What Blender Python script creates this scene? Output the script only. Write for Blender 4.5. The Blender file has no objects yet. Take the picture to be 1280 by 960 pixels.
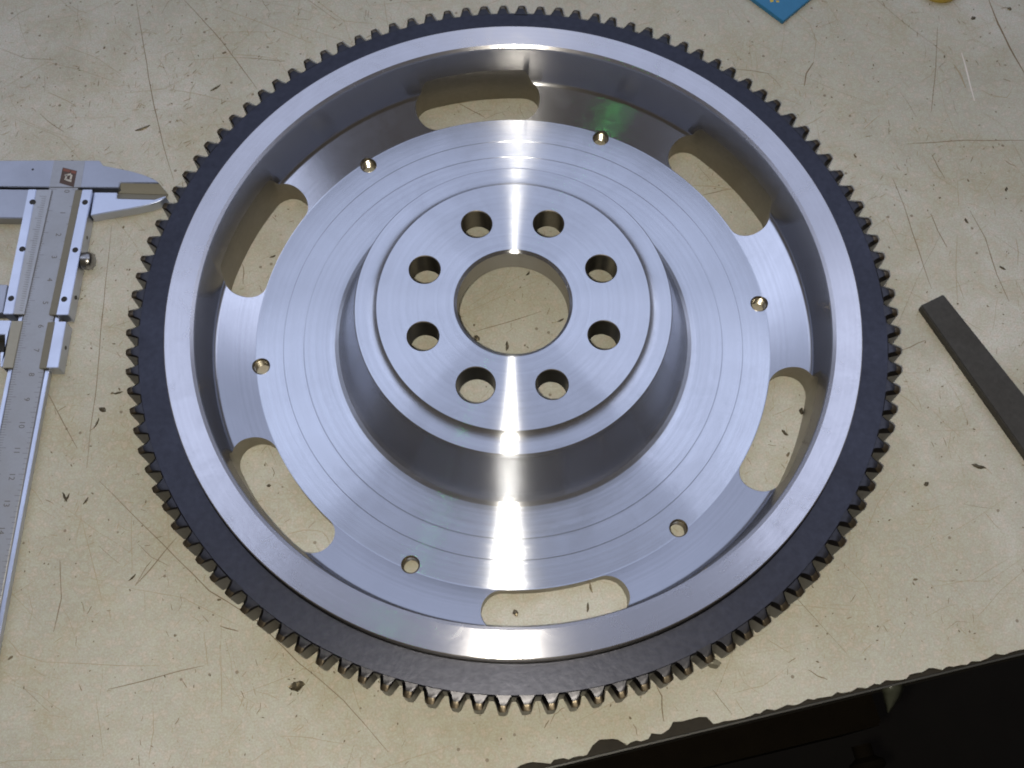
import bpy, bmesh, math, random
from mathutils import Matrix, Vector, noise

# ------------------------------------------------------------------ camera, world, lights
# Everything below is measured in millimetres (bench surface z = 0, flywheel axis at x = y = 0)
# and scaled to metres when a mesh is made.
S = 0.001
sc = bpy.context.scene
COL = sc.collection
CAM = Vector((-1.791, -175.951, 390.573))
FPX = 1385.5                                   # focal length in pixels of the 1280 px wide photograph
RX, RY, RZ = 0.385, -0.003, -0.006
ROT = (Matrix.Rotation(RX, 3, 'X') @ Matrix.Rotation(RY, 3, 'Y') @ Matrix.Rotation(RZ, 3, 'Z'))

cam_d = bpy.data.cameras.new('camera')
cam_d.sensor_width = 36.0
cam_d.lens = FPX / 1280 * 36.0
cam_d.clip_start = 0.01
cam_d.clip_end = 50.0
cam = bpy.data.objects.new('camera', cam_d)
cam.matrix_world = Matrix.Translation(CAM * S) @ ROT.to_4x4()
COL.objects.link(cam)
sc.camera = cam

world = bpy.data.worlds.new('World')
sc.world = world
world.use_nodes = True
bg = world.node_tree.nodes['Background']
bg.inputs['Color'].default_value = (0.62, 0.51, 0.37, 1)
bg.inputs['Strength'].default_value = 0.13

def area_light(name, loc, target, sx, sy, power, color, shape='RECTANGLE'):
    d = bpy.data.lights.new(name, 'AREA')
    d.shape = shape
    d.size = sx
    if shape in ('RECTANGLE', 'ELLIPSE'):
        d.size_y = sy
    d.energy = power
    d.color = color
    o = bpy.data.objects.new(name, d)
    o.location = loc
    o.rotation_euler = (Vector(target) - Vector(loc)).to_track_quat('-Z', 'Y').to_euler()
    COL.objects.link(o)
    return o

# the bright workshop ceiling in front of the photographer, and its two lamp rows
area_light('ceiling_panel', (0.0, 2.70, 1.75), (0, 2.70, 0), 2.7, 5.04, 39.0, (0.61, 0.715, 1.0))
area_light('lamp_row_left', (-1.0, 0.70, 1.60), (-0.3, 0.1, 0), 0.35, 1.4, 2.0, (0.70, 0.78, 1.0))
area_light('lamp_row_right', (1.0, 0.70, 1.60), (0.3, 0.1, 0), 0.35, 1.4, 2.4, (0.74, 0.80, 1.0))
# the small white flash beside the lens
area_light('flash', (CAM.x * S - 0.007, CAM.y * S - 0.004, CAM.z * S), (0, -0.03, 0), 0.006, 0.006, 1.22, (1.0, 0.935, 0.78), 'DISK')
# a green indicator lamp of a machine above the bench, seen as a glint on the web
area_light('indicator_lamp', (-0.182, -0.049, 1.0), (0.04, 0.1, 0), 0.012, 0.012, 0.009, (0.10, 1.0, 0.16), 'DISK')
sc.view_settings.view_transform = 'Standard'
sc.view_settings.look = 'None'
sc.view_settings.exposure = 0.0
sc.view_settings.gamma = 1.0
sc.view_settings.use_curve_mapping = False
sc.render.engine = 'CYCLES'
sc.cycles.use_denoising = True
sc.cycles.max_bounces = 8
sc.cycles.filter_width = 1.9
sc.cycles.sample_clamp_indirect = 6.0

# ------------------------------------------------------------------ helpers
def px(u, v, z=0.0):
    """Point at height z (mm) that the measured photograph position (u, v) belongs to."""
    d = ROT @ Vector(((u - 640) / FPX, -(v - 480) / FPX, -1.0))
    t = (z - CAM.z) / d.z
    return CAM + d * t

def link(name, me, mat, parent=None):
    o = bpy.data.objects.new(name, me)
    if mat is not None and not me.materials:
        me.materials.append(mat)
    COL.objects.link(o)
    if parent is not None:
        o.parent = parent
    return o

def make(name, verts, faces, mat, parent=None, smooth=None, flip=False):
    me = bpy.data.meshes.new(name)
    me.from_pydata([(v[0] * S, v[1] * S, v[2] * S) for v in verts], [], faces)
    bm = bmesh.new(); bm.from_mesh(me)
    bmesh.ops.recalc_face_normals(bm, faces=bm.faces)
    bm.to_mesh(me); bm.free()
    me.update()
    if smooth is not None:
        for p in me.polygons:
            p.use_smooth = True
        me.set_sharp_from_angle(angle=math.radians(smooth))
    return link(name, me, mat, parent)

def make_bevel(name, verts, faces, mat, parent=None, bevel=0.25, segs=2, smooth=40):
    bm = bmesh.new()
    vs = [bm.verts.new((v[0] * S, v[1] * S, v[2] * S)) for v in verts]
    for f in faces:
        bm.faces.new([vs[i] for i in f])
    bmesh.ops.recalc_face_normals(bm, faces=bm.faces)
    if bevel:
        es = [e for e in bm.edges if len(e.link_faces) == 2 and e.calc_face_angle(0) > 0.5]
        bmesh.ops.bevel(bm, geom=es, offset=bevel * S, segments=segs, affect='EDGES', clamp_overlap=True)
    me = bpy.data.meshes.new(name)
    bm.to_mesh(me); bm.free()
    for p in me.polygons:
        p.use_smooth = True
    me.set_sharp_from_angle(angle=math.radians(smooth))
    return link(name, me, mat, parent)

def prism_data(pts, z0, z1):
    n = len(pts)
    z0s = z0 if isinstance(z0, (list, tuple)) else [z0] * n
    z1s = z1 if isinstance(z1, (list, tuple)) else [z1] * n
    v = [(p[0], p[1], z0s[i]) for i, p in enumerate(pts)] + [(p[0], p[1], z1s[i]) for i, p in enumerate(pts)]
    f = [list(range(n))[::-1], list(range(n, 2 * n))]
    for i in range(n):
        j = (i + 1) % n
        f.append([i, j, n + j, n + i])
    return v, f

def prism(name, pts, z0, z1, mat, parent=None, bevel=0.25):
    v, f = prism_data(pts, z0, z1)
    return make_bevel(name, v, f, mat, parent, bevel)

def revolve(profile, n, closed=True, z_axis=True):
    v, f = [], []
    m = len(profile)
    for i in range(n):
        a = 2 * math.pi * i / n
        c, s = math.cos(a), math.sin(a)
        for r, z in profile:
            v.append((r * c, r * s, z))
    for i in range(n):
        j = (i + 1) % n
        for k in range(m if closed else m - 1):
            l = (k + 1) % m
            f.append([i * m + k, j * m + k, j * m + l, i * m + l])
    return v, f

def empty(name, loc=(0, 0, 0), rz=0.0):
    o = bpy.data.objects.new(name, None)
    o.empty_display_size = 0.02
    o.location = (loc[0] * S, loc[1] * S, loc[2] * S)
    o.rotation_euler = (0, 0, rz)
    COL.objects.link(o)
    return o

def tag(o, label, cat=None, group=None, kind=None):
    if label: o['label'] = label
    if cat: o['category'] = cat
    if group: o['group'] = group
    if kind: o['kind'] = kind
    return o

# ------------------------------------------------------------------ materials
class NT:
    def __init__(self, name):
        self.m = bpy.data.materials.new(name)
        self.m.use_nodes = True
        self.t = self.m.node_tree
        self.b = self.t.nodes['Principled BSDF']
    def n(self, typ, **kw):
        nd = self.t.nodes.new(typ)
        for k, v in kw.items():
            if k.startswith('i_'):
                nd.inputs[k[2:].replace('_', ' ')].default_value = v
            else:
                setattr(nd, k, v)
        return nd
    def l(self, a, b):
        self.t.links.new(a, b)
    def math(self, op, a, b=None, clamp=False):
        nd = self.n('ShaderNodeMath', operation=op, use_clamp=clamp)
        for i, x in enumerate((a, b)):
            if x is None: continue
            if isinstance(x, (int, float)): nd.inputs[i].default_value = x
            else: self.l(x, nd.inputs[i])
        return nd.outputs[0]
    def noise(self, vec, scale, detail=2.0, rough=0.5, dims='3D', dist=0.0):
        nd = self.n('ShaderNodeTexNoise', noise_dimensions=dims)
        nd.inputs['Scale'].default_value = scale
        nd.inputs['Detail'].default_value = detail
        nd.inputs['Roughness'].default_value = rough
        nd.inputs['Distortion'].default_value = dist
        if dims == '1D': self.l(vec, nd.inputs['W'])
        elif vec is not None: self.l(vec, nd.inputs['Vector'])
        return nd.outputs['Fac']
    def ramp(self, fac, stops):
        nd = self.n('ShaderNodeValToRGB')
        cr = nd.color_ramp
        while len(cr.elements) < len(stops): cr.elements.new(0.5)
        for e, (p, c) in zip(cr.elements, stops):
            e.position = p
            e.color = c if len(c) == 4 else (*c, 1)
        self.l(fac, nd.inputs['Fac'])
        return nd.outputs['Color']
    def mix(self, fac, a, b, mode='MIX'):
        nd = self.n('ShaderNodeMix', data_type='RGBA', blend_type=mode)
        for x, s in ((fac, nd.inputs[0]), (a, nd.inputs[6]), (b, nd.inputs[7])):
            if isinstance(x, (int, float)): s.default_value = x
            elif isinstance(x, tuple): s.default_value = (*x, 1) if len(x) == 3 else x
            else: self.l(x, s)
        return nd.outputs[2]
    def set(self, **kw):
        for k, v in kw.items():
            k = k.replace('_', ' ')
            if hasattr(v, 'is_output') or hasattr(v, 'links'): self.l(v, self.b.inputs[k])
            else: self.b.inputs[k].default_value = v
    def objco(self, scale=None):
        o = self.n('ShaderNodeTexCoord').outputs['Object']
        if scale:
            mp = self.n('ShaderNodeMapping')
            mp.inputs['Scale'].default_value = scale
            self.l(o, mp.inputs['Vector'])
            return mp.outputs['Vector']
        return o

def mat_turned(name, base, rough, aniso, bump, seed=0.0, var=0.05):
    """Lathe-turned steel: circumferential tool marks about the object's z axis."""
    k = NT(name)
    co = k.objco()
    sep = k.n('ShaderNodeSeparateXYZ'); k.l(co, sep.inputs[0])
    r2 = k.math('ADD', k.math('MULTIPLY', sep.outputs[0], sep.outputs[0]), k.math('MULTIPLY', sep.outputs[1], sep.outputs[1]))
    r = k.math('SQRT', r2)
    # a coordinate that runs along the profile: radius plus height
    w = k.math('ADD', k.math('ADD', r, k.math('MULTIPLY', sep.outputs[2], 1.31)), seed)
    fine = k.noise(w, 5200.0, 1.0, 0.6, '1D')
    mid = k.noise(w, 620.0, 3.0, 0.7, '1D')
    wide = k.noise(w, 60.0, 1.0, 0.5, '1D')
    smudge = k.noise(co, 22.0, 4.0, 0.6, dist=0.8)
    prints = k.noise(co, 75.0, 5.0, 0.7, dist=1.2)
    h = k.math('ADD', fine, k.math('ADD', k.math('MULTIPLY', mid, 0.35), k.math('MULTIPLY', wide, 0.6)))
    bp = k.n('ShaderNodeBump')
    bp.inputs['Strength'].default_value = 1.0
    bp.inputs['Distance'].default_value = bump
    k.l(h, bp.inputs['Height'])
    rr = k.math('ADD', rough - var * 0.7, k.math('MULTIPLY', mid, var * 0.4))
    rr = k.math('ADD', rr, k.math('MULTIPLY', smudge, var * 1.2))
    rr = k.math('ADD', rr, k.math('MULTIPLY', k.math('SUBTRACT', prints, 0.45, True), var * 2.5))
    dark = tuple(c * 0.90 for c in base)
    c1 = k.mix(k.ramp(mid, [(0.38, (0, 0, 0)), (0.8, (0.7, 0.7, 0.7))]), base, dark)
    c2 = k.mix(k.ramp(smudge, [(0.42, (0, 0, 0)), (0.75, (0.5, 0.5, 0.5))]), c1, tuple(c * 0.86 for c in base))
    # tool grooves scatter far along the radius and very little around it
    g = k.n('ShaderNodeBsdfAnisotropic', distribution='MULTI_GGX')
    k.l(c2, g.inputs['Color']); k.l(rr, g.inputs['Roughness'])
    g.inputs['Anisotropy'].default_value = aniso
    g.inputs['Rotation'].default_value = 0.0
    k.l(bp.outputs['Normal'], g.inputs['Normal'])
    tg = k.n('ShaderNodeTangent', direction_type='RADIAL', axis='Z')
    k.l(tg.outputs[0], g.inputs['Tangent'])
    out = k.t.nodes['Material Output']
    k.t.nodes.remove(k.b)
    k.l(g.outputs[0], out.inputs['Surface'])
    return k.m

def mat_metal(name, base, rough, nscale=300.0, var=0.25, bump=0.00002, metallic=1.0, spec=0.5):
    k = NT(name)
    co = k.objco()
    a = k.noise(co, nscale, 4.0, 0.6)
    b = k.noise(co, nscale * 0.08, 3.0, 0.6, dist=0.6)
    col = k.mix(a, tuple(c * (1 - var) for c in base), tuple(c * (1 + var) for c in base))
    col = k.mix(k.math('MULTIPLY', b, 0.5), col, tuple(c * (1 - 1.3 * var) for c in base))
    k.l(col, k.b.inputs['Base Color'])
    k.l(k.math('ADD', rough - 0.1, k.math('MULTIPLY', b, 0.2)), k.b.inputs['Roughness'])
    bp = k.n('ShaderNodeBump'); bp.inputs['Distance'].default_value = bump; bp.inputs['Strength'].default_value = 1.0
    k.l(a, bp.inputs['Height']); k.l(bp.outputs['Normal'], k.b.inputs['Normal'])
    k.b.inputs['Metallic'].default_value = metallic
    k.b.inputs['Specular IOR Level'].default_value = spec
    return k.m

def mat_plain(name, base, rough=0.6, var=0.15, nscale=200.0, bump=0.00003, metallic=0.0, spec=0.4):
    return mat_metal(name, base, rough, nscale, var, bump, metallic, spec)

def mat_bench():
    k = NT('worn_laminate')
    co = k.objco()
    big = k.noise(co, 9.0, 6.0, 0.68, dist=0.7)
    med = k.noise(co, 34.0, 5.0, 0.65, dist=0.4)
    grain = k.noise(co, 1500.0, 2.0, 0.8)
    blot = k.noise(co, 130.0, 6.0, 0.75)
    smear = k.noise(co, 13.0, 4.0, 0.6, dist=1.5)
    tint = k.noise(co, 330.0, 2.0, 0.6)
    col = k.ramp(big, [(0.32, (0.335, 0.318, 0.255)), (0.50, (0.45, 0.438, 0.39)), (0.66, (0.565, 0.55, 0.52))])
    # yellow-brown grime and oil in soft blots
    col = k.mix(k.ramp(med, [(0.46, (0, 0, 0)), (0.70, (0.75, 0.75, 0.75))]), col, (0.35, 0.305, 0.20))
    col = k.mix(k.ramp(blot, [(0.45, (0, 0, 0)), (0.72, (0.5, 0.5, 0.5))]), col, (0.42, 0.38, 0.28))
    col = k.mix(k.ramp(smear, [(0.50, (0, 0, 0)), (0.70, (0.75, 0.75, 0.75))]), col, (0.36, 0.345, 0.295))
    col = k.mix(k.ramp(tint, [(0.40, (0.35, 0.35, 0.35)), (0.55, (0, 0, 0))]), col, (0.50, 0.53, 0.44))
    col = k.mix(k.ramp(tint, [(0.52, (0, 0, 0)), (0.66, (0.35, 0.35, 0.35))]), col, (0.62, 0.53, 0.46))
    col = k.mix(k.ramp(grain, [(0.34, (0.60, 0.60, 0.60)), (0.53, (0, 0, 0))]), col, (0.38, 0.325, 0.225))
    col = k.mix(k.ramp(grain, [(0.54, (0, 0, 0)), (0.72, (0.22, 0.22, 0.22))]), col, (0.80, 0.75, 0.66))
    # tiny dark flecks
    vo = k.n('ShaderNodeTexVoronoi', feature='F1'); vo.inputs['Scale'].default_value = 210.0; k.l(co, vo.inputs['Vector'])
    fl = k.math('LESS_THAN', vo.outputs['Distance'], 0.13)
    pick = k.n('ShaderNodeSeparateColor'); k.l(vo.outputs['Color'], pick.inputs[0])
    fl = k.math('MULTIPLY', fl, k.math('GREATER_THAN', pick.outputs[0], 0.86))
    col = k.mix(k.math('MULTIPLY', fl, 0.7), col, (0.15, 0.11, 0.07))
    k.l(col, k.b.inputs['Base Color'])
    k.l(k.math('ADD', 0.50, k.math('MULTIPLY', med, 0.25)), k.b.inputs['Roughness'])
    h = k.math('ADD', k.math('MULTIPLY', grain, 0.5), k.math('MULTIPLY', blot, 0.5))
    bp = k.n('ShaderNodeBump'); bp.inputs['Distance'].default_value = 0.00012; bp.inputs['Strength'].default_value = 0.6
    k.l(h, bp.inputs['Height']); k.l(bp.outputs['Normal'], k.b.inputs['Normal'])
    k.b.inputs['Specular IOR Level'].default_value = 0.35
    return k.m

M = {}
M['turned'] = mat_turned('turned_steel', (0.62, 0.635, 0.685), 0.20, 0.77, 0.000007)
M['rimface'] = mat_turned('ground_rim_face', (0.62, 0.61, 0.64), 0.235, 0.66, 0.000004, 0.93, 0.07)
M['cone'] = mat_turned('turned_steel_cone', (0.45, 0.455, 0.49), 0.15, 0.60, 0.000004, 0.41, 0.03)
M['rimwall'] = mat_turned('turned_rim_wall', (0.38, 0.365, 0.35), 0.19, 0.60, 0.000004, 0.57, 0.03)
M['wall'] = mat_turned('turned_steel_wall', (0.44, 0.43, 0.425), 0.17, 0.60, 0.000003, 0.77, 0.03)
M['milled'] = mat_metal('milled_steel', (0.27, 0.25, 0.215), 0.40, 500.0, 0.18)
M['thread'] = mat_metal('tapped_steel', (0.62, 0.57, 0.47), 0.25, 900.0, 0.12, 0.000005)
M['gear'] = mat_metal('blued_gear_steel', (0.054, 0.055, 0.068), 0.38, 420.0, 0.35, 0.00005)
M['tooth'] = mat_metal('blued_tooth_steel', (0.058, 0.057, 0.063), 0.34, 420.0, 0.35, 0.00004)
M['worn'] = mat_metal('worn_tooth_tip', (0.20, 0.165, 0.12), 0.32, 500.0, 0.45, 0.00012)
M['bench'] = mat_bench()
M['core'] = mat_plain('chipped_board', (0.022, 0.017, 0.010), 0.8, 0.5, 450.0, 0.0003)
M['edge'] = mat_plain('bench_edge_strip', (0.045, 0.043, 0.035), 0.5, 0.3, 300.0)
M['scratch'] = mat_plain('scratch_grime', (0.20, 0.145, 0.085), 0.7, 0.35, 500.0)
M['scratch_faint'] = mat_plain('scratch_faint', (0.36, 0.295, 0.195), 0.7, 0.25, 500.0)
M['scratch_pale'] = mat_plain('scratch_pale', (0.68, 0.63, 0.58), 0.6, 0.1, 500.0)
M['speck'] = mat_plain('dirt_speck', (0.17, 0.135, 0.085), 0.7, 0.4, 800.0)
M['satin'] = mat_metal('satin_chrome', (0.36, 0.37, 0.41), 0.36, 700.0, 0.06, 0.000004)
M['satin_bright'] = mat_metal('polished_rail', (0.54, 0.57, 0.66), 0.33, 700.0, 0.05, 0.000003)
M['scale'] = mat_metal('matte_chrome_scale', (0.42, 0.42, 0.425), 0.50, 900.0, 0.09, 0.000006)
M['bevel'] = mat_metal('ground_bevel', (0.30, 0.285, 0.24), 0.45, 700.0, 0.10, 0.000006, 0.35)
M['ink'] = mat_plain('engraved_ink', (0.14, 0.13, 0.12), 0.6, 0.2, 900.0)
M['screw'] = mat_plain('black_screw', (0.022, 0.020, 0.016), 0.5, 0.2, 900.0)
M['knurl'] = mat_metal('knurled_steel', (0.34, 0.33, 0.32), 0.28, 900.0, 0.15, 0.00001)
M['emblem'] = mat_plain('emblem_ground', (0.085, 0.055, 0.045), 0.5, 0.3, 900.0)
M['emblem_red'] = mat_plain('emblem_red', (0.20, 0.075, 0.055), 0.5, 0.2, 900.0)
M['emblem_pale'] = mat_plain('emblem_pale', (0.48, 0.46, 0.43), 0.5, 0.1, 900.0)
M['bar'] = mat_metal('dull_dark_steel', (0.075, 0.070, 0.062), 0.62, 600.0, 0.4, 0.00003, 0.6)
M['chip'] = mat_metal('oily_chip', (0.12, 0.098, 0.062), 0.40, 900.0, 0.4, 0.00006, 0.7)
M['pellet'] = mat_metal('grey_pellet', (0.26, 0.25, 0.20), 0.45, 700.0, 0.25, 0.00006, 0.6)
M['blue'] = mat_plain('blue_card', (0.025, 0.17, 0.34), 0.45, 0.12, 500.0)
M['yellow'] = mat_plain('yellow_print', (0.55, 0.42, 0.05), 0.5, 0.1, 500.0)
M['yellowcap'] = mat_plain('yellow_brown_plastic', (0.42, 0.30, 0.05), 0.4, 0.25, 300.0)
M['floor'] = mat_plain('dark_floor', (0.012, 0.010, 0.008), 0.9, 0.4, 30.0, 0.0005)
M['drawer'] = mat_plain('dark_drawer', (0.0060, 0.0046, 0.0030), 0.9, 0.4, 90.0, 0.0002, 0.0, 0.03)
M['tape'] = mat_plain('cloudy_tape', (0.045, 0.048, 0.034), 0.35, 0.25, 500.0)

# ------------------------------------------------------------------ bench (the surface) and what shows below its edge
rng = random.Random(11)
e0, e1 = px(1280, 815), px(690, 957)                 # front edge of the bench as it runs through the picture
ed = (e1 - e0).normalized()                          # along the edge, towards the left
en = Vector((-ed.y, ed.x, 0))
if en.y > 0: en = -en                                # outward, off the bench
E = lambda s, o: e0 + ed * s + en * o                # s mm along the edge from the right, o mm outwards

# measured chip bites along the edge: (photo u, depth in mm)
bites = []
s = -330.0
while s < 640:
    bites.append((s, 0.5 + 1.1 * rng.random() ** 2 + 0.5 * noise.noise(Vector((s * 0.09, 3.3, 0)))))
    s += rng.uniform(1.2, 3.2)
def s_of(u):
    # edge parameter of photograph column u
    a, b = 0.0, 1.0
    L = (e1 - e0).length
    best = min(range(-400, 900), key=lambda q: abs(proj_u(E(q, 0)) - u))
    return float(best)
def proj_u(p):
    q = ROT.transposed() @ (p - CAM)
    return 640 + FPX * q.x / -q.z
deep = [(s_of(755), 4.5, 5.0), (s_of(772), 3.5, 4.0), (s_of(820), 3.0, 3.0), (s_of(852), 4.6, 5.0), (s_of(876), 4.8, 5.5), (s_of(660), 2.8, 6.0),
        (s_of(1165), 2.2, 2.5), (s_of(1110), 1.6, 2.0)]
front = []
for s, d in bites:
    for c, dep, wdt in deep:
        q = abs(s - c) / wdt
        if q < 1.0: d = max(d, dep * (1 - q ** 3) * (0.85 + 0.25 * rng.random()))
    front.append(E(s, -max(d, 0.15)))
far = 900
sheet = [(p.x, p.y) for p in front]
back_l = front[-1] - en * 0 + Vector((-300, 0, 0))
outline = sheet + [(front[-1].x - 200, front[-1].y), (-600, 620), (700, 620), (front[0].x + 150, front[0].y)]
v, f = prism_data(outline, -1.6, 0.0)
bench = make('bench_top', v, f, M['bench'])
tag(bench, 'worn beige laminate bench top with scratches and a chipped edge', kind='structure')
# board under the laminate: shows as the dark chipped strip
core_out = [E(-330, 0), E(640, 0)]
co2 = [(core_out[0].x, core_out[0].y), (core_out[1].x, core_out[1].y), (-600, 615), (700, 615)]
v, f = prism_data(co2, -22.0, -0.9)
make('board_core', v, f, M['core'], bench)
a, b, c, d = E(-330, 0.15), E(640, 0.15), E(640, 0.75), E(-330, 0.75)
v, f = prism_data([(p.x, p.y) for p in (a, b, c, d)], -22.0, -0.7)
make_bevel('edge_strip', v, f, M['edge'], bench, 0.2)

# ---- scratches measured from the photograph (photo positions, width in mm, material)
scr = [
 ([(170, 0), (180, 60), (192, 130), (205, 185), (217, 225)], 0.42, 'scratch'),
 ([(230, 0), (265, 37), (295, 75), (321, 111)], 0.45, 'scratch'),
 ([(272, 41), (300, 40), (345, 40)], 0.28, 'scratch_faint'), ([(232, 75), (280, 72), (330, 73)], 0.25, 'scratch_faint'),
 ([(300, 72), (350, 76), (356, 77)], 0.3, 'scratch'),
 ([(60, 115), (80, 124), (95, 133)], 0.4, 'scratch_faint'), ([(50, 142), (65, 155), (80, 165)], 0.35, 'scratch'),
 ([(270, 8), (330, 30), (390, 54)], 0.3, 'scratch_faint'), ([(280, 66), (320, 70), (355, 76)], 0.3, 'scratch_faint'),
 ([(215, 112), (250, 118), (290, 128)], 0.3, 'scratch_faint'), ([(140, 283), (131, 360), (122, 470), (108, 585)], 0.36, 'scratch'),
 ([(58, 489), (76, 522), (97, 560)], 0.40, 'scratch'), ([(124, 601), (165, 642), (210, 687), (262, 738), (320, 775), (375, 830), (430, 875), (485, 940)], 0.42, 'scratch'),
 ([(169, 732), (195, 703), (221, 672)], 0.42, 'scratch'), ([(101, 642), (113, 690), (127, 751)], 0.26, 'scratch_faint'),
 ([(165, 642), (164, 680), (165, 718)], 0.25, 'scratch_faint'), ([(75, 700), (77, 748), (67, 790)], 0.4, 'scratch'),
 ([(135, 862), (190, 848), (255, 832)], 0.36, 'scratch'), ([(50, 827), (120, 831), (200, 832)], 0.26, 'scratch_faint'),
 ([(255, 790), (258, 815), (260, 832)], 0.32, 'scratch_faint'), ([(276, 820), (277, 850), (278, 890)], 0.28, 'scratch_faint'),
 ([(170, 730), (183, 708), (190, 700)], 0.35, 'scratch'), ([(350, 920), (390, 922), (430, 930)], 0.25, 'scratch_faint'),
 ([(275, 783), (290, 787), (298, 789)], 0.5, 'scratch'), ([(10, 800), (25, 818), (55, 828)], 0.3, 'scratch_faint'),
 ([(190, 880), (192, 915), (186, 950)], 0.26, 'scratch_faint'), ([(120, 870), (124, 905), (130, 950)], 0.22, 'scratch_faint'),
 ([(1236, 0), (1248, 30), (1262, 58), (1281, 92)], 0.95, 'scratch'),
 ([(1172, 34), (1170, 80), (1164, 140)], 0.35, 'scratch'), ([(1133, 180), (1208, 176), (1290, 175.6)], 0.42, 'scratch'),
 ([(995, 16), (1012, 30), (1020, 50), (1017, 78)], 0.30, 'scratch_faint'), ([(1017, 78), (1008, 92), (1005, 107)], 0.75, 'scratch'),
 ([(1080, 162), (1090, 152), (1100, 144)], 0.36, 'scratch_faint'), ([(1164, 193), (1172, 208), (1181, 223)], 0.4, 'scratch'),
 ([(920, 87), (940, 88), (965, 93)], 0.36, 'scratch'), ([(1027, 145), (1015, 153), (1005, 157)], 0.4, 'scratch_faint'),
 ([(1192, 80), (1200, 92), (1207, 110)], 0.9, 'scratch_faint'), ([(1202, 66), (1210, 95), (1218, 126)], 0.9, 'scratch_pale'),
 ([(1226, 112), (1240, 120), (1258, 122), (1264, 115)], 0.45, 'scratch_faint'),
 ([(1116, 223), (1129, 255), (1140, 288), (1152, 326), (1165, 361)], 0.38, 'scratch'),
 ([(1107, 270), (1115, 288), (1124, 305)], 0.3, 'scratch_faint'), ([(1163, 267), (1172, 288), (1184, 309)], 0.45, 'scratch'),
 ([(1212, 263), (1232, 298), (1246, 344), (1262, 377)], 0.42, 'scratch'), ([(1197, 228), (1197, 242), (1199, 258)], 0.3, 'scratch_faint'),
 ([(1197, 293), (1195, 336), (1197, 377)], 0.3, 'scratch_faint'), ([(1270, 298), (1273, 315), (1272, 330)], 0.4, 'scratch_faint'),
 ([(1230, 240), (1237, 230), (1242, 222)], 0.3, 'scratch_faint'), ([(1127, 438), (1142, 432), (1157, 425)], 0.4, 'scratch'),
 ([(1145, 495), (1150, 505), (1152, 512)], 0.3, 'scratch_faint'), ([(1120, 490), (1135, 500), (1150, 515)], 0.28, 'scratch_faint'),
 ([(1194, 345), (1200, 360), (1205, 375)], 0.28, 'scratch_faint'), ([(1255, 200), (1263, 205), (1270, 208)], 0.35, 'scratch'),
 ([(890, 862), (903, 878), (915, 893)], 0.3, 'scratch'), ([(820, 855), (828, 870), (827, 885), (830, 902)], 0.5, 'scratch'),
 ([(920, 875), (926, 884), (932, 892)], 0.3, 'scratch_faint'), ([(1010, 837), (1022, 845), (1034, 850)], 0.45, 'scratch'),
 ([(960, 800), (970, 806), (985, 815)], 0.32, 'scratch_faint'), ([(593, 415), (630, 404), (677, 389)], 0.34, 'scratch'),
 ([(655, 870), (657, 885), (656, 900)], 0.3, 'scratch'), ([(688, 905), (693, 893), (700, 888), (706, 884)], 0.3, 'scratch'),
 ([(680, 910), (683, 905), (686, 900)], 0.5, 'scratch'), ([(792, 905), (795, 912), (797, 920)], 0.35, 'scratch'),
 ([(865, 232), (890, 233), (916, 237)], 0.4, 'scratch_faint'), ([(878, 244), (896, 240), (914, 236)], 0.36, 'scratch'),
 ([(570, 128), (590, 138), (606, 147)], 0.4, 'scratch'), ([(565, 130), (580, 128), (590, 126)], 0.3, 'scratch_faint'),
 ([(303, 330), (305, 342), (304, 355)], 0.45, 'scratch'), ([(340, 584), (343, 592), (341, 596)], 0.4, 'scratch'),
 ([(360, 667), (380, 663), (402, 664)], 0.35, 'scratch_faint'), ([(402, 664), (408, 670), (412, 678)], 0.32, 'scratch_faint'),
 ([(965, 520), (978, 515), (992, 508)], 0.3, 'scratch_faint'), ([(645, 722), (655, 735), (653, 748)], 0.3, 'scratch_faint'),
 ([(480, 0), (483, 20), (485, 32)], 0.3, 'scratch_faint'), ([(395, 0), (430, 26), (470, 30)], 0.28, 'scratch_faint'),
 ([(1050, 700), (1080, 730), (1095, 760)], 0.26, 'scratch_faint'),
 ([(1230, 640), (1240, 652), (1250, 662)], 0.3, 'scratch_faint'), ([(1180, 470), (1200, 500), (1210, 530)], 0.22, 'scratch_faint'),
]
def on_bench(p):
    return (p - e0).dot(en) < -6
sets = {'scratch': ([], []), 'scratch_faint': ([], []), 'scratch_pale': ([], [])}
zz = [0.030]
def strip(pts, w, key):
    V, F = sets[key]
    # resample with a slight wander, taper at both ends
    P = []
    for i in range(len(pts) - 1):
        n = max(3, int((pts[i + 1] - pts[i]).length / 4))
        for j in range(n):
            P.append(pts[i].lerp(pts[i + 1], j / n))
    P.append(pts[-1])
    base = len(V)
    zz[0] += 0.00006
    n = len(P)
    ph = rng.uniform(0, 100)
    for i, p in enumerate(P):
        t = (P[min(i + 1, n - 1)] - P[max(i - 1, 0)])
        t.z = 0
        t.normalize()
        nn = Vector((-t.y, t.x, 0))
        q = p + nn * 0.35 * noise.noise(Vector((i * 0.35 + ph, ph, 0)))
        ww = w * 0.43 * (0.25 + 0.75 * math.sin(math.pi * (i + 0.4) / (n - 0.2)) ** 0.6) * (0.75 + 0.6 * abs(noise.noise(Vector((i * 0.6, ph, 2)))))
        V.append((q + nn * ww)[:2] + (zz[0],)); V.append((q - nn * ww)[:2] + (zz[0],))
    for i in range(n - 1):
        F.append([base + 2 * i, base + 2 * i + 1, base + 2 * i + 3, base + 2 * i + 2])
for pts, w, key in scr:
    strip([px(u, v) for u, v in pts], w, key)
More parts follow.
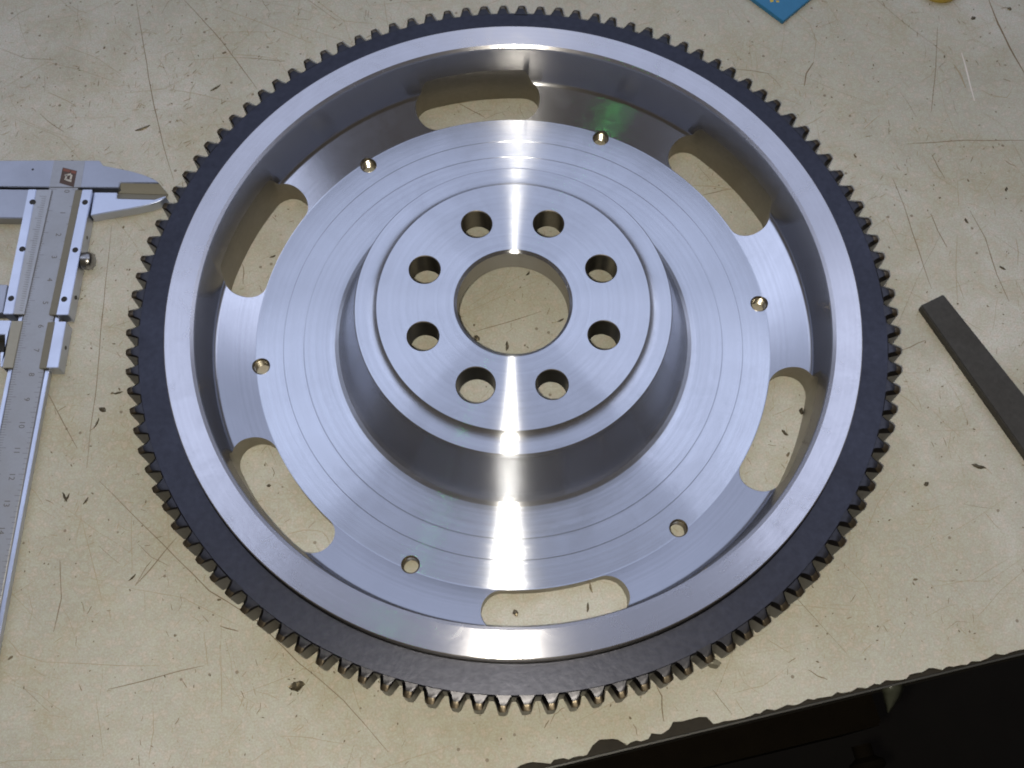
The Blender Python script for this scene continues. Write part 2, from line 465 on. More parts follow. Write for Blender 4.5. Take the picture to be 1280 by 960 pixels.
for i in range(800):                                   # the countless hairlines of long use
    p = Vector((rng.uniform(-235, 235), rng.uniform(-160, 190), 0))
    a = rng.choice((rng.gauss(1.7, 0.35), rng.gauss(0.3, 0.5), rng.gauss(2.3, 0.4), rng.uniform(0, math.pi)))
    L = rng.uniform(4, 16) if rng.random() < 0.75 else rng.uniform(18, 55)
    bend = rng.gauss(0, 0.25)
    q = p + Vector((math.cos(a), math.sin(a), 0)) * L * 0.5
    r = q + Vector((math.cos(a + bend), math.sin(a + bend), 0)) * L * 0.5
    if on_bench(p) and on_bench(r):
        strip([p, q, r], rng.uniform(0.10, 0.22), 'scratch' if rng.random() < 0.15 else 'scratch_faint')
clus = [(rng.uniform(-230, 230), rng.uniform(-150, 185)) for i in range(26)]
for i in range(2200):
    if rng.random() < 0.6:
        c_ = rng.choice(clus); p = Vector((rng.gauss(c_[0], 22), rng.gauss(c_[1], 22), 0))
    else: p = Vector((rng.uniform(-235, 235), rng.uniform(-160, 190), 0))
    a = rng.choice((rng.gauss(1.65, 0.3), rng.gauss(0.7, 0.3), rng.uniform(0, math.pi)))
    L = rng.uniform(0.9, 3.6)
    q = p + Vector((math.cos(a), math.sin(a), 0)) * L
    if on_bench(p) and on_bench(q): strip([p, q], rng.uniform(0.14, 0.34), 'scratch' if rng.random() < 0.4 else 'scratch_faint')
for key, (V, F) in sets.items():
    o = make({'scratch': 'dark_scratches', 'scratch_faint': 'faint_scratches', 'scratch_pale': 'pale_scratches'}[key], V, F, M[key], bench)
    o['kind'] = 'stuff'
# dirt specks: far too many to count
V, F = [], []
for i in range(1500):
    p = Vector((rng.uniform(-235, 235), rng.uniform(-165, 190), 0))
    if not on_bench(p): continue
    r = rng.uniform(0.10, 0.30) if rng.random() < 0.95 else rng.uniform(0.3, 0.55)
    k = rng.randint(5, 7); st = rng.uniform(1, 2.6); a0 = rng.uniform(0, 6.28)
    b0 = len(V)
    for j in range(k):
        t = 2 * math.pi * j / k
        x, y = r * st * math.cos(t) * rng.uniform(0.7, 1.2), r * math.sin(t) * rng.uniform(0.7, 1.2)
        V.append((p.x + x * math.cos(a0) - y * math.sin(a0), p.y + x * math.sin(a0) + y * math.cos(a0), 0.10))
    V.append((p.x, p.y, 0.10 + r * 0.35))
    for j in range(k): F.append([b0 + j, b0 + (j + 1) % k, b0 + k])
o = make('dirt_specks', V, F, M['speck'], bench); o['kind'] = 'stuff'

# floor far below the bench and a drawer under it, both nearly black in the photograph
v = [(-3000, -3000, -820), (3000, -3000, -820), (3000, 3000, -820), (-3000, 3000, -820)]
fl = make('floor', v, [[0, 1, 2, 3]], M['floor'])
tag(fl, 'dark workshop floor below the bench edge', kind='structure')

# ------------------------------------------------------------------ flywheel
fly = empty('flywheel')
tag(fly, 'machined steel flywheel with dark toothed ring gear lying on the bench', 'flywheel')
prof = [
 (20.2, 23.0), (20.2, 33.45), (21.3, 34.5),                                # bore and its chamfer
 (48.85, 34.5), (49.05, 34.35), (49.3, 33.98), (49.8, 33.55), (50.6, 33.2), (51.6, 33.0), (52.8, 32.92),   # spigot step
 (56.75, 32.92), (57.15, 32.5), (57.3, 30.2), (57.6, 29.6),                 # hub edge
 (63.0, 12.6), (63.8, 10.4), (64.8, 8.6), (66.2, 7.3), (67.8, 6.65), (69.6, 6.5),                         # cone and fillet
 (79.35, 6.5), (79.5, 6.33), (79.65, 6.42), (87.05, 6.42), (87.2, 6.25), (87.35, 6.36),                   # tool rings
 (97.35, 6.36), (97.6, 6.40),                                 # web turns up
 (110.9, 12.02), (111.7, 12.5), (112.15, 13.05), (112.4, 14.0), (114.35, 30.2), (114.6, 30.75), (115.75, 31.5),   # rising web, drafted wall, chamfer
 (124.65, 31.5), (125.0, 31.15), (125.2, 27.6), (125.2, 26.0), (125.3, 25.8), (125.3, 12.2), (128.2, 11.8),
 (128.4, 1.0), (127.5, 0.15),
 (58.0, 0.15), (57.5, 0.6), (55.5, 5.0), (52.0, 14.0), (48.0, 20.5), (44.0, 23.0)]
fine_prof = []                                          # extra loops beside every corner keep the faces flat when shaded smooth
for i, (r, z) in enumerate(prof):
    r2, z2 = prof[(i + 1) % len(prof)]
    L = math.hypot(r2 - r, z2 - z)
    fine_prof.append((r, z))
    if L > 1.6:
        t = 0.22 / L
        fine_prof += [(r + (r2 - r) * t, z + (z2 - z) * t), (r + (r2 - r) * (1 - t), z + (z2 - z) * (1 - t))]
v, f = revolve(fine_prof, 288)
body_me_obj = make('body', v, f, M['turned'])
body_me_obj.data.materials.append(M['milled'])

def cutter_cyl(V, F, cx, cy, prof_, n=40):
    b0 = len(V); m = len(prof_)
    for i in range(n):
        a = 2 * math.pi * i / n
        for r, z in prof_: V.append((cx + r * math.cos(a), cy + r * math.sin(a), z))
    for i in range(n):
        j = (i + 1) % n
        for k in range(m - 1):
            F.append([b0 + i * m + k, b0 + j * m + k, b0 + j * m + k + 1, b0 + i * m + k + 1])
    F.append([b0 + i * m for i in range(n)][::-1]); F.append([b0 + i * m + m - 1 for i in range(n)])
CV, CF = [], []
for k in range(8):                                      # crank bolt holes
    a = math.radians(22.5 + 45 * k)
    r = 6.75 if k == 5 else 5.6
    cutter_cyl(CV, CF, 34.55 * math.cos(a), 34.55 * math.sin(a), [(r, 20.0), (r, 34.25), (r + 0.6, 34.8), (r + 0.6, 37.0)])
th_ang = [math.radians(7.5 + 60 * k) for k in range(6)]
for a in th_ang:                                        # tapped holes
    cutter_cyl(CV, CF, 95.7 * math.cos(a), 95.7 * math.sin(a), [(3.35, -2.0), (3.35, 18.0)], 32)
for k in range(6):                                      # kidney slots
    ac = math.radians(97.6 - 60 * k)
    r0, r1, half, cr = 97.7, 113.0, math.radians(14.0), 7.3
    rc = 0.5 * (r0 + r1); hw = 0.5 * (r1 - r0); hl = half * rc
    out = []
    for (cx, cy, a0) in ((hl - cr, hw - cr, 0), (-hl + cr, hw - cr, 90), (-hl + cr, -hw + cr, 180), (hl - cr, -hw + cr, 270)):
        for j in range(11):
            t = math.radians(a0 + 9 * j)
            out.append((cx + cr * math.cos(t), cy + cr * math.sin(t)))
    dense = []
    for i in range(len(out)):                           # long sides follow the arc
        p, q = out[i], out[(i + 1) % len(out)]
        n = max(1, int(math.hypot(q[0] - p[0], q[1] - p[1]) / 1.5))
        for j in range(n): dense.append((p[0] + (q[0] - p[0]) * j / n, p[1] + (q[1] - p[1]) * j / n))
    b0 = len(CV); n = len(dense)
    for z in (-3.0, 24.0):
        for s_, t_ in dense:
            aa = ac + s_ / rc; rr = rc + t_
            CV.append((rr * math.cos(aa), rr * math.sin(aa), z))
    for l in range(1):
        for i in range(n):
            j = (i + 1) % n
            CF.append([b0 + l * n + i, b0 + l * n + j, b0 + (l + 1) * n + j, b0 + (l + 1) * n + i])
    CF.append([b0 + i for i in range(n)][::-1]); CF.append([b0 + n + i for i in range(n)])
cut = make('cutter', CV, CF, M['milled'])
md = body_me_obj.modifiers.new('cut', 'BOOLEAN')
md.operation = 'DIFFERENCE'; md.object = cut; md.solver = 'EXACT'
try: md.material_mode = 'TRANSFER'
except Exception: pass
dg = bpy.context.evaluated_depsgraph_get()
me = bpy.data.meshes.new_from_object(body_me_obj.evaluated_get(dg))
me.name = 'body'
bpy.data.objects.remove(cut); old = body_me_obj.data; bpy.data.objects.remove(body_me_obj); bpy.data.meshes.remove(old)
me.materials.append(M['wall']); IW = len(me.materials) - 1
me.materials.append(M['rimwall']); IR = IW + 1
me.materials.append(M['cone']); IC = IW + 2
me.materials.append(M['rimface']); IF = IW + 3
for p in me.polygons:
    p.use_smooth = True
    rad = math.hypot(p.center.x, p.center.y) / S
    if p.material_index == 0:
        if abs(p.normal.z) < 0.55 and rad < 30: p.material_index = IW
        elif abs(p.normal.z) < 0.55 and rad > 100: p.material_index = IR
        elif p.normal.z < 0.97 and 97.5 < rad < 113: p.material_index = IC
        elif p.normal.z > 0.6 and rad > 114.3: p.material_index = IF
me.set_sharp_from_angle(angle=math.radians(20))
body = link('body', me, None, fly)
body['label'] = 'bright turned steel disc with raised hub and rim'

tp = []
zt = 0.6
while zt < 5.4:
    tp += [(3.33, zt), (2.75, zt + 0.38)]; zt += 0.76
v, f = revolve(tp, 28, closed=False)
thread_me = None
for a in th_ang:
    if thread_me is None:
        o = make('tapped_thread', v, f, M['thread'], fly, smooth=20); thread_me = o.data
    else:
        o = link('tapped_thread', thread_me, None, fly)
    o.location = (95.7 * math.cos(a) * S, 95.7 * math.sin(a) * S, 0)

# ring gear with 114 teeth
gp = [(125.32, 13.0), (125.32, 26.25), (125.6, 26.5), (135.3, 26.5), (135.8, 26.1), (135.95, 25.4), (135.95, 13.4), (135.4, 12.9), (126.0, 12.6)]
v, f = revolve(gp, 228)
gear = make('ring_gear', v, f, M['gear'], fly, smooth=25)
gear['label'] = 'dark blued steel ring gear with short teeth'
rr_ = [135.3, 135.95, 136.8, 138.3, 139.7, 140.2, 140.4]
tt_ = [3.25, 2.9, 2.5, 1.95, 1.5, 1.2, 0.65]
out0 = [(r, -t) for r, t in zip(rr_, tt_)] + [(r, t) for r, t in list(zip(rr_, tt_))[::-1]]
zo = [32.2, 31.9, 31.7, 31.7, 32.0, 32.3, 32.5, 32.55, 32.6, 32.6, 32.7, 32.8, 32.9, 33.0]
rq = [135.2, 135.7, 136.2, 137.0, 137.9, 138.3, 138.4]
top = [(r, -t) for r, t in zip(rq, [2.3, 1.8, 1.45, 1.1, 0.85, 0.65, 0.4])] + [(r, t) for r, t in list(zip(rq, [2.95, 2.55, 2.2, 1.85, 1.45, 1.2, 0.6]))[::-1]]
n = len(out0)
v = [(r, t, 13.2) for r, t in out0] + [(r, t, zo[i] - 7) for i, (r, t) in enumerate(out0)] + [(r, t, 26.42 - (r - 135.2) * 0.06) for r, t in top]
f = [list(range(n))[::-1], list(range(2 * n, 3 * n))]
for l in (0, n):
    for i in range(n):
        j = (i + 1) % n
        f.append([l + i, l + j, l + n + j, l + n + i])
tooth_me = None
NT_ = 114
for k in range(NT_):
    a = math.radians(88.18 + 360.0 * k / NT_)
    if tooth_me is None:
        o = make('tooth', v, f, M['tooth'], gear, smooth=30); tooth_me = o.data
        tooth_me.materials.append(M['worn'])
        for p in tooth_me.polygons:                    # bare metal where the starter pinion has rubbed the tips
            if p.center.x > 138.9 * S and p.center.z > 25.3 * S and p.normal.z > 0.4: p.material_index = 1
    else:
        o = link('tooth', tooth_me, None, gear)
    o.rotation_euler = (0, 0, a + math.radians(rng.gauss(0, 0.07)))
    o.scale = (1 + rng.gauss(0, 0.0012), 1 + rng.gauss(0, 0.04), 1 + rng.gauss(0, 0.004))

# ------------------------------------------------------------------ vernier caliper
cal = empty('vernier_caliper', (-175, 40, 0))
tag(cal, 'satin steel vernier caliper with knife-edge jaws beside the flywheel', 'caliper')
bpy.context.view_layer.update()
def cp(o):
    o.parent = cal
    o.matrix_parent_inverse = Matrix.Translation(-cal.location)
    return o
def poly(pts, z): return [(px(u, v, z).x, px(u, v, z).y) for u, v in pts]
# beam: long graduated bar
zb = 5.6
rt, rb_ = px(106.5, 200, zb), px(0, 768, zb)
lt, lb = px(66, 200, zb), px(3.0, 470, zb)
dr = (rb_ - rt).normalized()
wb = (rt - lt).length
beam_dir = dr
nrm = Vector((-beam_dir.y, beam_dir.x, 0))
if nrm.x > 0: nrm = -nrm                              # from right edge towards the left edge
wb = (lt - rt).dot(nrm)
def B(s, o): return rt + beam_dir * s + nrm * o       # along the beam from the head, across from its right edge
bl = [B(33.0, 0), B(260, 0), B(260, wb), B(33.0, wb)]
bl = [B(11.5, 0.35), B(260, 0.35), B(260, wb - 0.35), B(11.5, wb - 0.35)]
v, f = prism_data([(p.x, p.y) for p in bl], 2.2, zb)
cp(make_bevel('beam', v, f, M['scale'], None, 0.5, 1))
# bright ground edges of the beam
for o_a, o_b in ((-1.2, 0.30), (wb - 0.30, wb + 1.2)):
    q = [B(66, o_a), B(260, o_a), B(260, o_b), B(66, o_b)]
    v, f = prism_data([(p.x, p.y) for p in q], 2.4, zb - 0.25)
    cp(make_bevel('beam_edge', v, f, M['satin_bright'], None, 0.15))
# fixed jaw head
zh = 5.9
head = poly([(-60, 199.5), (0, 200.6), (60, 200.2), (124, 200.5), (128.5, 206.8), (150, 211), (166, 214.5), (182, 219.5), (192, 224), (198.5, 228.5),
             (150, 228.2), (148.2, 234.6), (107, 234.3), (60, 234.0), (0, 233.2), (-60, 232.4)], zh)
cp(prism('fixed_jaw', head, 0.6, zh, M['satin'], None, 0.25))
# scale band running across the head, with the emblem
band = poly([(67.5, 200.9), (106.5, 200.9), (101, 234.0), (61.5, 233.6)], zh)
v, f = prism_data(band, zh - 0.6, zh + 0.05)
cp(make('head_scale_band', v, f, M['scale']))
# fixed knife edge: a bevel falling towards the measuring edge
kb = [(149, 228.4), (198.3, 228.6), (210.5, 243.2), (148.2, 241.2)]
P = [px(u, v, z) for (u, v), z in zip(kb, (5.6, 5.4, 1.6, 2.4))]
Q = [(p.x, p.y, 0.7) for p in P]
v = Q + [(p.x, p.y, p.z) for p in P]
f = [[3, 2, 1, 0], [4, 5, 6, 7]] + [[i, (i + 1) % 4, 4 + (i + 1) % 4, 4 + i] for i in range(4)]
cp(make_bevel('fixed_knife_edge', v, f, M['bevel'], None, 0.12))
# moving jaw
mj = poly([(117.5, 240.4), (146.5, 240.6), (145.6, 248.2), (193, 249.4), (207.5, 244.6), (205.5, 247.6), (198, 251.8), (186, 255.8), (165, 260.2), (140, 264.5), (113, 269.4)], zh)
cp(prism('moving_jaw', mj, 0.6, zh, M['satin_bright'], None, 0.25))
kb = [(146.2, 241.4), (209.5, 243.9), (193.5, 249.2), (146, 248.0)]
P = [px(u, v, z) for (u, v), z in zip(kb, (2.0, 1.5, 5.3, 5.3))]
v = [(p.x, p.y, 0.65) for p in P] + [(p.x, p.y, p.z) for p in P]
cp(make_bevel('moving_knife_edge', v, f, M['bevel'], None, 0.12))
# the other moving jaw runs out of the picture on the left
ml = poly([(-60, 235.6), (22, 236.8), (44, 237.0), (36, 274), (28.5, 272.8), (-60, 271.0)], zh)
cp(prism('moving_jaw', ml, 0.6, zh, M['satin'], None, 0.25))
# slider: two raised rails with vernier bevels, end plates
zr = 7.6
def strip_piece(name, a, b, z0, z1, mat, bev=0.2):
    """a, b: (u_left, u_right, v) at both ends"""
    q = [(a[0], a[2]), (a[1], a[2]), (b[1], b[2]), (b[0], b[2])]
    return cp(prism(name, poly(q, z1), z0, z1, mat, None, bev))
strip_piece('slider_rail', (35.4, 45.6, 236.5), (3.6, 16.2, 392.5), 0.8, zr, M['satin_bright'])
strip_piece('slider_rail', (103.0, 115.4, 236.8), (70.2, 85.2, 393.5), 0.8, zr, M['satin_bright'])
def bevel_piece(name, a, b, za, zb_, mat):
    """sloping plate: left edge at height za, right edge at zb_"""
    P = [px(a[0], a[2], za), px(a[1], a[2], zb_), px(b[1], b[2], zb_), px(b[0], b[2], za)]
    v = [(p.x, p.y, p.z - 0.9) for p in P] + [(p.x, p.y, p.z) for p in P]
    f = [[3, 2, 1, 0], [4, 5, 6, 7]] + [[i, (i + 1) % 4, 4 + (i + 1) % 4, 4 + i] for i in range(4)]
    return cp(make_bevel(name, v, f, mat, None, 0.08))
bevel_piece('vernier_plate', (45.9, 64.8, 237.0), (16.5, 30.2, 392.5), zr - 0.2, 6.3, M['scale'])
bevel_piece('slider_bevel', (94.0, 102.8, 237.5), (61.0, 70.0, 393.0), 6.2, zr - 0.2, M['bevel'])
# fine adjustment clamp
strip_piece('clamp_rail', (68.8, 82.6, 401.8), (58.0, 72.5, 459.5), 0.8, zr, M['satin_bright'])
bevel_piece('clamp_bevel', (59.6, 68.6, 402.5), (48.6, 57.8, 460.0), 6.2, zr - 0.2, M['bevel'])
cl = poly([(-40, 399.5), (14.2, 400.6), (3.0, 458.4), (0.4, 458.6), (0.4, 440), (6.0, 440), (6.2, 418), (-40, 417)], zr)
cp(prism('clamp_rail', cl, 0.8, zr, M['satin_bright'], None, 0.2))
cp(prism('clamp_window', poly([(-30, 418), (5.4, 418.5), (5.2, 439.5), (-30, 439)], 2.0), 0.7, 2.0, M['screw'], None, 0.1))
bevel_piece('clamp_bevel', (14.4, 28.0, 401.0), (3.2, 15.8, 459.5), zr - 0.2, 6.2, M['bevel'])
strip_piece('thumb_plate', (-40, 9.4, 355.8), (-40, 3.2, 391.0), 0.8, 6.2, M['satin'])
# round black screw heads on the rails and side screws
def disc(name, u, v_, z, r, h, mat, n=20):
    c = px(u, v_, z)
    vv, ff = revolve([(0.0001, z - 1.0), (r, z - 1.0), (r, z + h - 0.1), (r - 0.12, z + h), (0.0001, z + h)], n, closed=False)
    vv = [(x + c.x, y + c.y, q) for x, y, q in vv]
    return cp(make(name, vv, ff, mat, None, smooth=30))
for u, v_ in ((40.5, 252.4), (27.7, 311.3), (13.8, 373), (106.3, 252.8), (94.0, 312.4), (80.2, 374.0)):
    disc('rail_screw', u, v_, zr, 1.25, 0.06, M['screw'])
disc('head_screw', 41.0, 211.8, zh, 0.55, 0.05, M['screw'], 12)
ax = -nrm                                              # sideways, to the right of the beam
def side_cyl(name, s, o0, z, prof_, mat, n=20):
    c = B(s, o0)
    vv, ff = [], []
    m = len(prof_)
    for i in range(n):
        a = 2 * math.pi * i / n
        for d, r in prof_:
            rr = r * (1.0 if not name.startswith('thumb') or 0.2 > d else 1.0)
            p = Vector((c.x, c.y, z)) + ax * d + beam_dir * rr * math.cos(a) + Vector((0, 0, 1)) * rr * math.sin(a)
            vv.append(p[:])
    for i in range(n):
        j = (i + 1) % n
        for k in range(m - 1): ff.append([i * m + k, j * m + k, j * m + k + 1, i * m + k + 1])
    return cp(make(name, vv, ff, mat, None, smooth=40))
def s_on(u, v_, z=4.0): return (px(u, v_, z) - rt).dot(beam_dir)
def o_on(u, v_, z=4.0): return (px(u, v_, z) - rt).dot(nrm)
ks = s_on(113, 327); ko = o_on(101, 325)
side_cyl('thumb_screw', ks, ko, 4.3, [(-2, 1.1), (0.8, 1.1), (0.85, 2.8), (1.2, 3.4), (3.2, 3.6), (4.6, 3.3), (5.4, 2.3), (5.6, 0.01)], M['knurl'], 28)
for u, v_ in ((94, 372), (81, 434.7), (76.6, 455), (107.5, 297)):
    side_cyl('set_screw', s_on(u, v_), o_on(u, v_) + 0.5, 4.0, [(-1.5, 0.8), (0.85, 0.8), (1.0, 0.7), (1.0, 0.01)], M['screw'], 14)
# graduations: two rows of short engraved lines on the beam and a row on the vernier plate
zt_ = zb + 0.03
V, F = [], []
def tick(s0, oa, ob, w, z):
    b0 = len(V)
    for s_, o_ in ((s0 - w / 2, oa), (s0 + w / 2, oa), (s0 + w / 2, ob), (s0 - w / 2, ob)):
        p = B(s_, o_); V.append((p.x, p.y, z))
    F.append([b0, b0 + 1, b0 + 2, b0 + 3])
for i in range(0, 232):
    L = 3.4 if i % 10 == 0 else (2.6 if i % 5 == 0 else 1.9)
    tick(14 + i, wb - 0.6, wb - 0.6 - L, 0.13, zt_)
    if i % 2 == 0: tick(14 + i * 1.0, 0.6, 0.6 + (2.2 if i % 8 == 0 else 1.3), 0.12, zt_)
cp(make('beam_graduation', V, F, M['ink']))['kind'] = 'stuff'
V, F = [], []
n0, n1 = px(58, 246, 6.6), px(28.5, 388, 6.6)
for i in range(51):
    p = n0.lerp(n1, i / 50.0); L = 2.6 if i % 5 == 0 else 1.6
    a_, b_ = p, p + nrm * L
    zz_ = lambda q: 6.35 + (q - p).length / 6.2 * 1.15 + 0.28
    w = beam_dir * 0.06
    b0 = len(V)
    for q in (a_ - w, a_ + w, b_ + w, b_ - w): V.append((q.x, q.y, zz_(q)))
    F.append([b0, b0 + 1, b0 + 2, b0 + 3])
cp(make('vernier_graduation', V, F, M['ink']))['kind'] = 'stuff'
def glyph(name, txt, p, size, up, z, mat):
    """engraved character as flat mesh; up = direction of the character's top"""
    cu = bpy.data.curves.new('glyph', 'FONT'); cu.body = txt; cu.size = size * S
    cu.align_x = 'CENTER'; cu.align_y = 'CENTER'
    to = bpy.data.objects.new('glyph', cu); COL.objects.link(to)
    d_ = bpy.context.evaluated_depsgraph_get()
    gm = bpy.data.meshes.new_from_object(to.evaluated_get(d_))
    bpy.data.objects.remove(to); bpy.data.curves.remove(cu)
    right = Vector((up.y, -up.x, 0))
    for q in gm.vertices:
        c = Vector((p.x * S, p.y * S, z * S)) + right * q.co.x + up * q.co.y
        q.co = c
    return cp(link(name, gm, mat))
for i in range(0, 22):
    glyph('scale_numeral', str(i), B(14 + 10 * i + 0.9, 5.1), 3.0, -nrm, zt_, M['ink'])
# emblem: dark square with a red corner and pale strokes
def flat(name, pts, z, mat, dz=0.08):
    v, f = prism_data(poly(pts, z), z - 0.3, z + dz)
    return cp(make(name, v, f, mat))
flat('emblem', [(78.5, 209.3), (96.2, 213.6), (92.2, 234.0), (74.2, 228.8)], zh + 0.05, M['emblem'], 0.03)
flat('emblem_mark', [(79.4, 210.2), (88.0, 212.4), (86.8, 215.6), (78.6, 213.6)], zh + 0.1, M['emblem_red'], 0.04)
flat('emblem_mark', [(89.0, 212.8), (95.2, 214.2), (94.6, 217.4), (88.6, 216.0)], zh + 0.1, M['emblem_red'], 0.04)
for pts in ([(80.6, 218.6), (88.6, 216.6), (89.2, 218.4), (82.0, 220.6)], [(82.6, 218.8), (84.6, 218.8), (82.6, 225.2), (80.4, 224.8)],
            [(82.0, 223.4), (89.6, 225.4), (89.0, 227.6), (81.8, 225.4)], [(88.4, 218.2), (90.6, 218.6), (89.2, 224.6), (87.0, 224.0)]):
    flat('emblem_mark', pts, zh + 0.1, M['emblem_pale'], 0.05)

# ------------------------------------------------------------------ other things on the bench
# dark flat bar on the right
bz = 4.2
q = poly([(1151.2, 381.6), (1179.4, 367.8), (1290, 506), (1420, 674), (1420, 770), (1290, 578)], bz)
bar = prism('steel_bar', q, 0.1, bz, M['bar'], None, 0.35)
tag(bar, 'dull dark grey flat steel bar running off the right side', 'bar')
# blue card at the top
bz = 2.2
q = poly([(979, 26.5), (1040, -24), (1000, -70), (900, -32)], bz)
o = prism('blue_card', q, 0.1, bz, M['blue'], None, 0.2)
card = empty('blue_packet', (px(979, 0).x, px(979, 0).y, 0))
tag(card, 'blue printed packet with its corner pointing at the ring gear', 'packet')
bpy.context.view_layer.update()
o.name = 'packet_body'
o.parent = card; o.matrix_parent_inverse = Matrix.Translation(-card.location)
for pts in ([(962, -2), (966, -3), (967, 2), (963, 3)], [(968, -4), (976, -3), (975.5, -0.6), (968, -1.5)], [(970, 0.4), (974, 0.8), (973.6, 3), (970.4, 2.8)]):
    v, f = prism_data(poly(pts, bz), bz - 0.5, bz + 0.05)
    o = make('yellow_print', v, f, M['yellow']); o.parent = card; o.matrix_parent_inverse = Matrix.Translation(-card.location)
# yellow-brown cap at the very top
c = px(1173, -15, 0)
v, f = revolve([(0.001, 0.1), (8.6, 0.1), (9.2, 0.8), (9.3, 3.0), (8.7, 4.6), (7.4, 5.4), (0.001, 5.8)], 36, closed=False)
cap = make('plastic_cap', [(x + c.x, y + c.y, z) for x, y, z in v], f, M['yellowcap'], None, smooth=40)
tag(cap, 'yellow-brown plastic cap at the top edge, right of the blue packet', 'cap')

# metal chips lying about
def chip(u, v_, L, W, ang, label, mat='chip', h=0.7, curl=0.25, seed=0):
    r = random.Random(seed * 7 + 3)
    c = px(u, v_, 0.2)
    n = 6
    vv = []
    for i in range(n + 1):
        t = i / n - 0.5
        w = W * 0.5 * (1 - abs(2 * t) ** 2.2) + 0.06
        bx = t * L; by = curl * L * (t * t) + r.uniform(-0.1, 0.1) * W
        z0 = 0.08 + h * 0.35 * abs(2 * t) ** 2 * r.uniform(0.4, 1)
        th = h * (0.45 + 0.55 * (1 - abs(2 * t))) * r.uniform(0.7, 1.1)
        for (dy, dz) in ((-w, 0), (w, 0), (w * 0.55, th), (-w * 0.45, th * 0.9)):
            y = by + dy * r.uniform(0.8, 1.15)
            vv.append((c.x + bx * math.cos(ang) - y * math.sin(ang), c.y + bx * math.sin(ang) + y * math.cos(ang), z0 + dz))
    ff = [[3, 2, 1, 0], [4 * n, 4 * n + 1, 4 * n + 2, 4 * n + 3]]
    for i in range(n):
        for k in range(4):
            l = (k + 1) % 4
            ff.append([4 * i + k, 4 * i + l, 4 * i + 4 + l, 4 * i + 4 + k])
    o = make('metal_chip', vv, ff, M[mat], None, smooth=30)
    return tag(o, label, 'metal chip', 'metal chips scattered on the bench')
R_ = math.radians
chips = [
 (178.5, 160.5, 6.6, 1.2, R_(24), 'dark pointed sliver above the caliper jaw', 'chip'),
 (269.5, 110.0, 5.2, 0.8, R_(37), 'thin dark sliver upper left, nearest the ring gear', 'chip'),
 (371, 857, 6.0, 3.2, R_(8), 'large dark flake of swarf below the flywheel', 'chip'),
 (891, 829, 5.6, 3.6, R_(-6), 'grey rounded metal crumb close to the lower right teeth', 'pellet'),
 (80.5, 621.5, 4.2, 0.9, R_(-62), 'left stroke of the dark V-shaped swarf beside the caliper beam', 'chip'),
 (84.0, 622.0, 3.4, 0.7, R_(65), 'right stroke of the dark V-shaped swarf beside the caliper beam', 'chip'),
 (128, 512, 3.2, 1.7, R_(-28), 'brown flake on the long scratch left of the flywheel', 'chip'),
 (121, 529, 4.4, 0.6, R_(70), 'thin curl of swarf below the brown flake, left of the flywheel', 'chip'),
 (147.5, 491, 3.6, 0.7, R_(14), 'small dark sliver close to the left teeth', 'chip'),
 (107.5, 626, 3.2, 0.7, R_(60), 'small slanting sliver right of the V-shaped swarf', 'chip'),
 (1002, 514, 2.9, 1.5, R_(75), 'dark flake in the right slot, against its outer wall', 'chip'),
 (981, 541, 3.2, 1.2, R_(-45), 'brown sliver in the middle of the right slot', 'chip'),
 (644.5, 766, 2.7, 1.8, R_(-70), 'brown crumb in the bottom slot, left half', 'chip'),
 (738.5, 734.5, 4.0, 0.7, R_(-78), 'thin upright sliver in the bottom slot, by its inner wall', 'chip'),
 (735, 759, 3.6, 0.8, R_(84), 'thin upright sliver in the bottom slot, near the rim', 'chip'),
 (634, 432.5, 4.4, 1.1, R_(84), 'dark upright sliver inside the central bore', 'chip'),
 (596, 422.5, 2.9, 1.8, R_(-35), 'brown crumb at the lower left of the central bore', 'chip'),
 (701, 400.5, 2.9, 0.7, R_(28), 'small curl at the right of the central bore', 'chip'),
 (660, 342, 2.4, 0.7, R_(50), 'tiny sliver at the top of the central bore', 'chip'),
 (1216.5, 22.5, 2.4, 1.7, R_(20), 'round dark crumb left of the thick scratch at upper right', 'chip'),
 (1262, 11, 2.0, 1.4, R_(-10), 'round dark crumb right of the thick scratch at upper right', 'chip'),
 (1223.5, 583, 5.4, 1.5, R_(-14), 'brown smear-like flake below the dark steel bar', 'chip'),
 (1158, 605, 2.2, 1.4, R_(30), 'small dark crumb right of the ring gear, below the bar', 'chip'),
 (455, 856, 4.2, 0.9, R_(-50), 'sliver touching the lower left teeth', 'chip'),
 (165.5, 722, 3.4, 0.6, R_(48), 'fine sliver at the lower end of the slanting scratch', 'chip'),
 (752.5, 872, 2.0, 1.0, R_(-40), 'dark crumb between two teeth at the bottom', 'chip'),
 (1208, 276, 2.6, 1.0, R_(-70), 'small brown crumb beside the long scratch at right', 'chip'),
 (1258, 236.5, 2.2, 1.0, R_(70), 'small brown crumb at the far right, above the bar', 'chip'),
 (1253, 335, 2.8, 0.9, R_(-40), 'short brown sliver at far right, just above the bar', 'chip'),
 (341, 320.5, 2.6, 0.7, R_(25), 'small dark sliver in the upper left slot', 'chip'),
 (336, 607, 1.6, 1.1, R_(0), 'dark dot in the lower left slot', 'chip'),
]
for i, (u, v_, L, W, a, lab, m) in enumerate(chips):
    chip(u, v_, L, W, a, lab, m, h=1.6 if m == 'pellet' else (1.1 if W > 2.5 else 0.45), curl=0.05 if W > 1.4 else 0.18, seed=i)

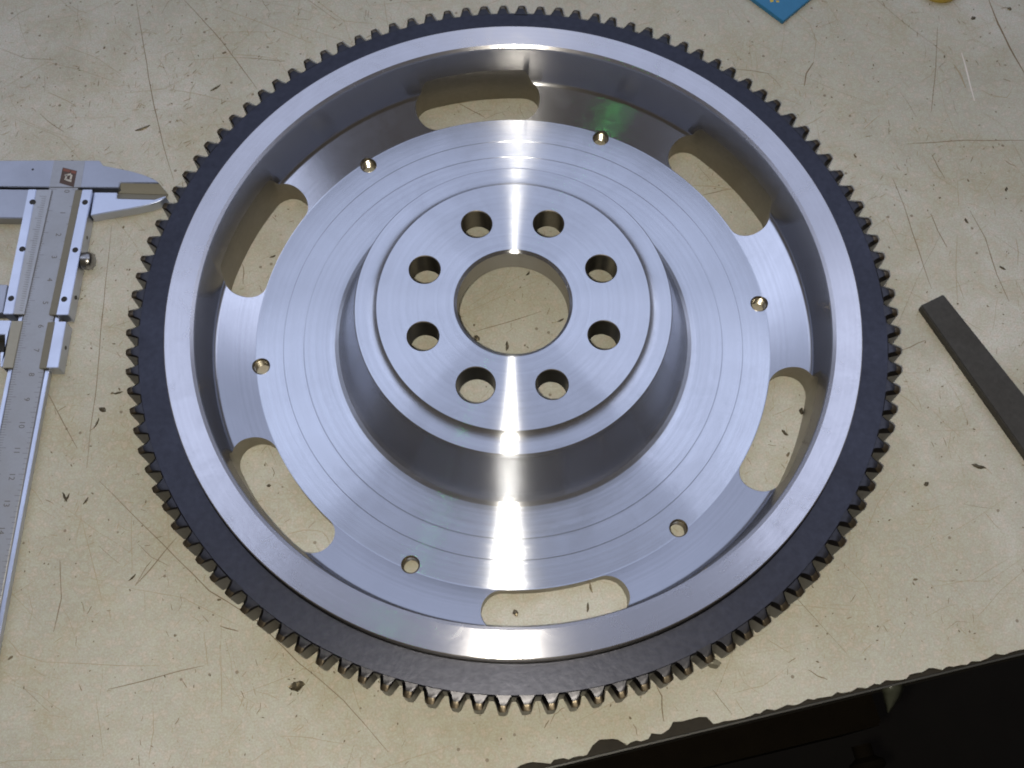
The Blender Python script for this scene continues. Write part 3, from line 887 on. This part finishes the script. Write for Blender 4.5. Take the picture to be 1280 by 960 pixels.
# ------------------------------------------------------------------ under the edge: drawer with a round knob, torn tape
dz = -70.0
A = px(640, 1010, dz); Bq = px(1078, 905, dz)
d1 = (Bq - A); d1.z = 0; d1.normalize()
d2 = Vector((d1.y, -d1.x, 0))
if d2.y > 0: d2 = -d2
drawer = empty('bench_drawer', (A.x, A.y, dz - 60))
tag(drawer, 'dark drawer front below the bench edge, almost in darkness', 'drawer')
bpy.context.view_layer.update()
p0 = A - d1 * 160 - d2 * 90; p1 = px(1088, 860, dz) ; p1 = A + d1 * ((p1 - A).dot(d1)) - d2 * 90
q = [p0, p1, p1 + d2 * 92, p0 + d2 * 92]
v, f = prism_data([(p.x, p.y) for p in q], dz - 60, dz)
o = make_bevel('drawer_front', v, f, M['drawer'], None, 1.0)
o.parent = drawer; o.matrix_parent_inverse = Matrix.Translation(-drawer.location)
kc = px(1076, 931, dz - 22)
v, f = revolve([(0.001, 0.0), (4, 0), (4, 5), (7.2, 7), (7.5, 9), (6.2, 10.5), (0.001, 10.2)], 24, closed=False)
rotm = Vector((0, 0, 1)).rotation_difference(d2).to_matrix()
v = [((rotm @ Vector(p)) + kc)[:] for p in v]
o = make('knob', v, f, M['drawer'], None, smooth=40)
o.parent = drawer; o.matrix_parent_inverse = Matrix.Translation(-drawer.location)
# torn piece of cloudy tape curling out from under the edge
V, F = [], []
tips = [((1102, 861), (1130, 853)), ((1104, 868), (1130, 862)), ((1105, 876), (1126, 872)), ((1107, 884), (1120, 881)), ((1109, 891), (1112, 890))]
for i, (a_, b_) in enumerate(tips):
    for j in range(5):
        t = j / 4
        z = -4.0 - 2.0 * i + 3.0 * math.sin(math.pi * t)
        p = px(a_[0] + (b_[0] - a_[0]) * t, a_[1] + (b_[1] - a_[1]) * t, z)
        V.append((p.x, p.y, z))
for i in range(len(tips) - 1):
    for j in range(4): F.append([i * 5 + j, i * 5 + j + 1, i * 5 + j + 6, i * 5 + j + 5])
o = make('torn_tape', V, F, M['tape'], None, smooth=60)
sm = o.modifiers.new('thick', 'SOLIDIFY'); sm.thickness = 0.0003
tag(o, 'small curled shard of cloudy tape hanging from the bench edge', 'tape')
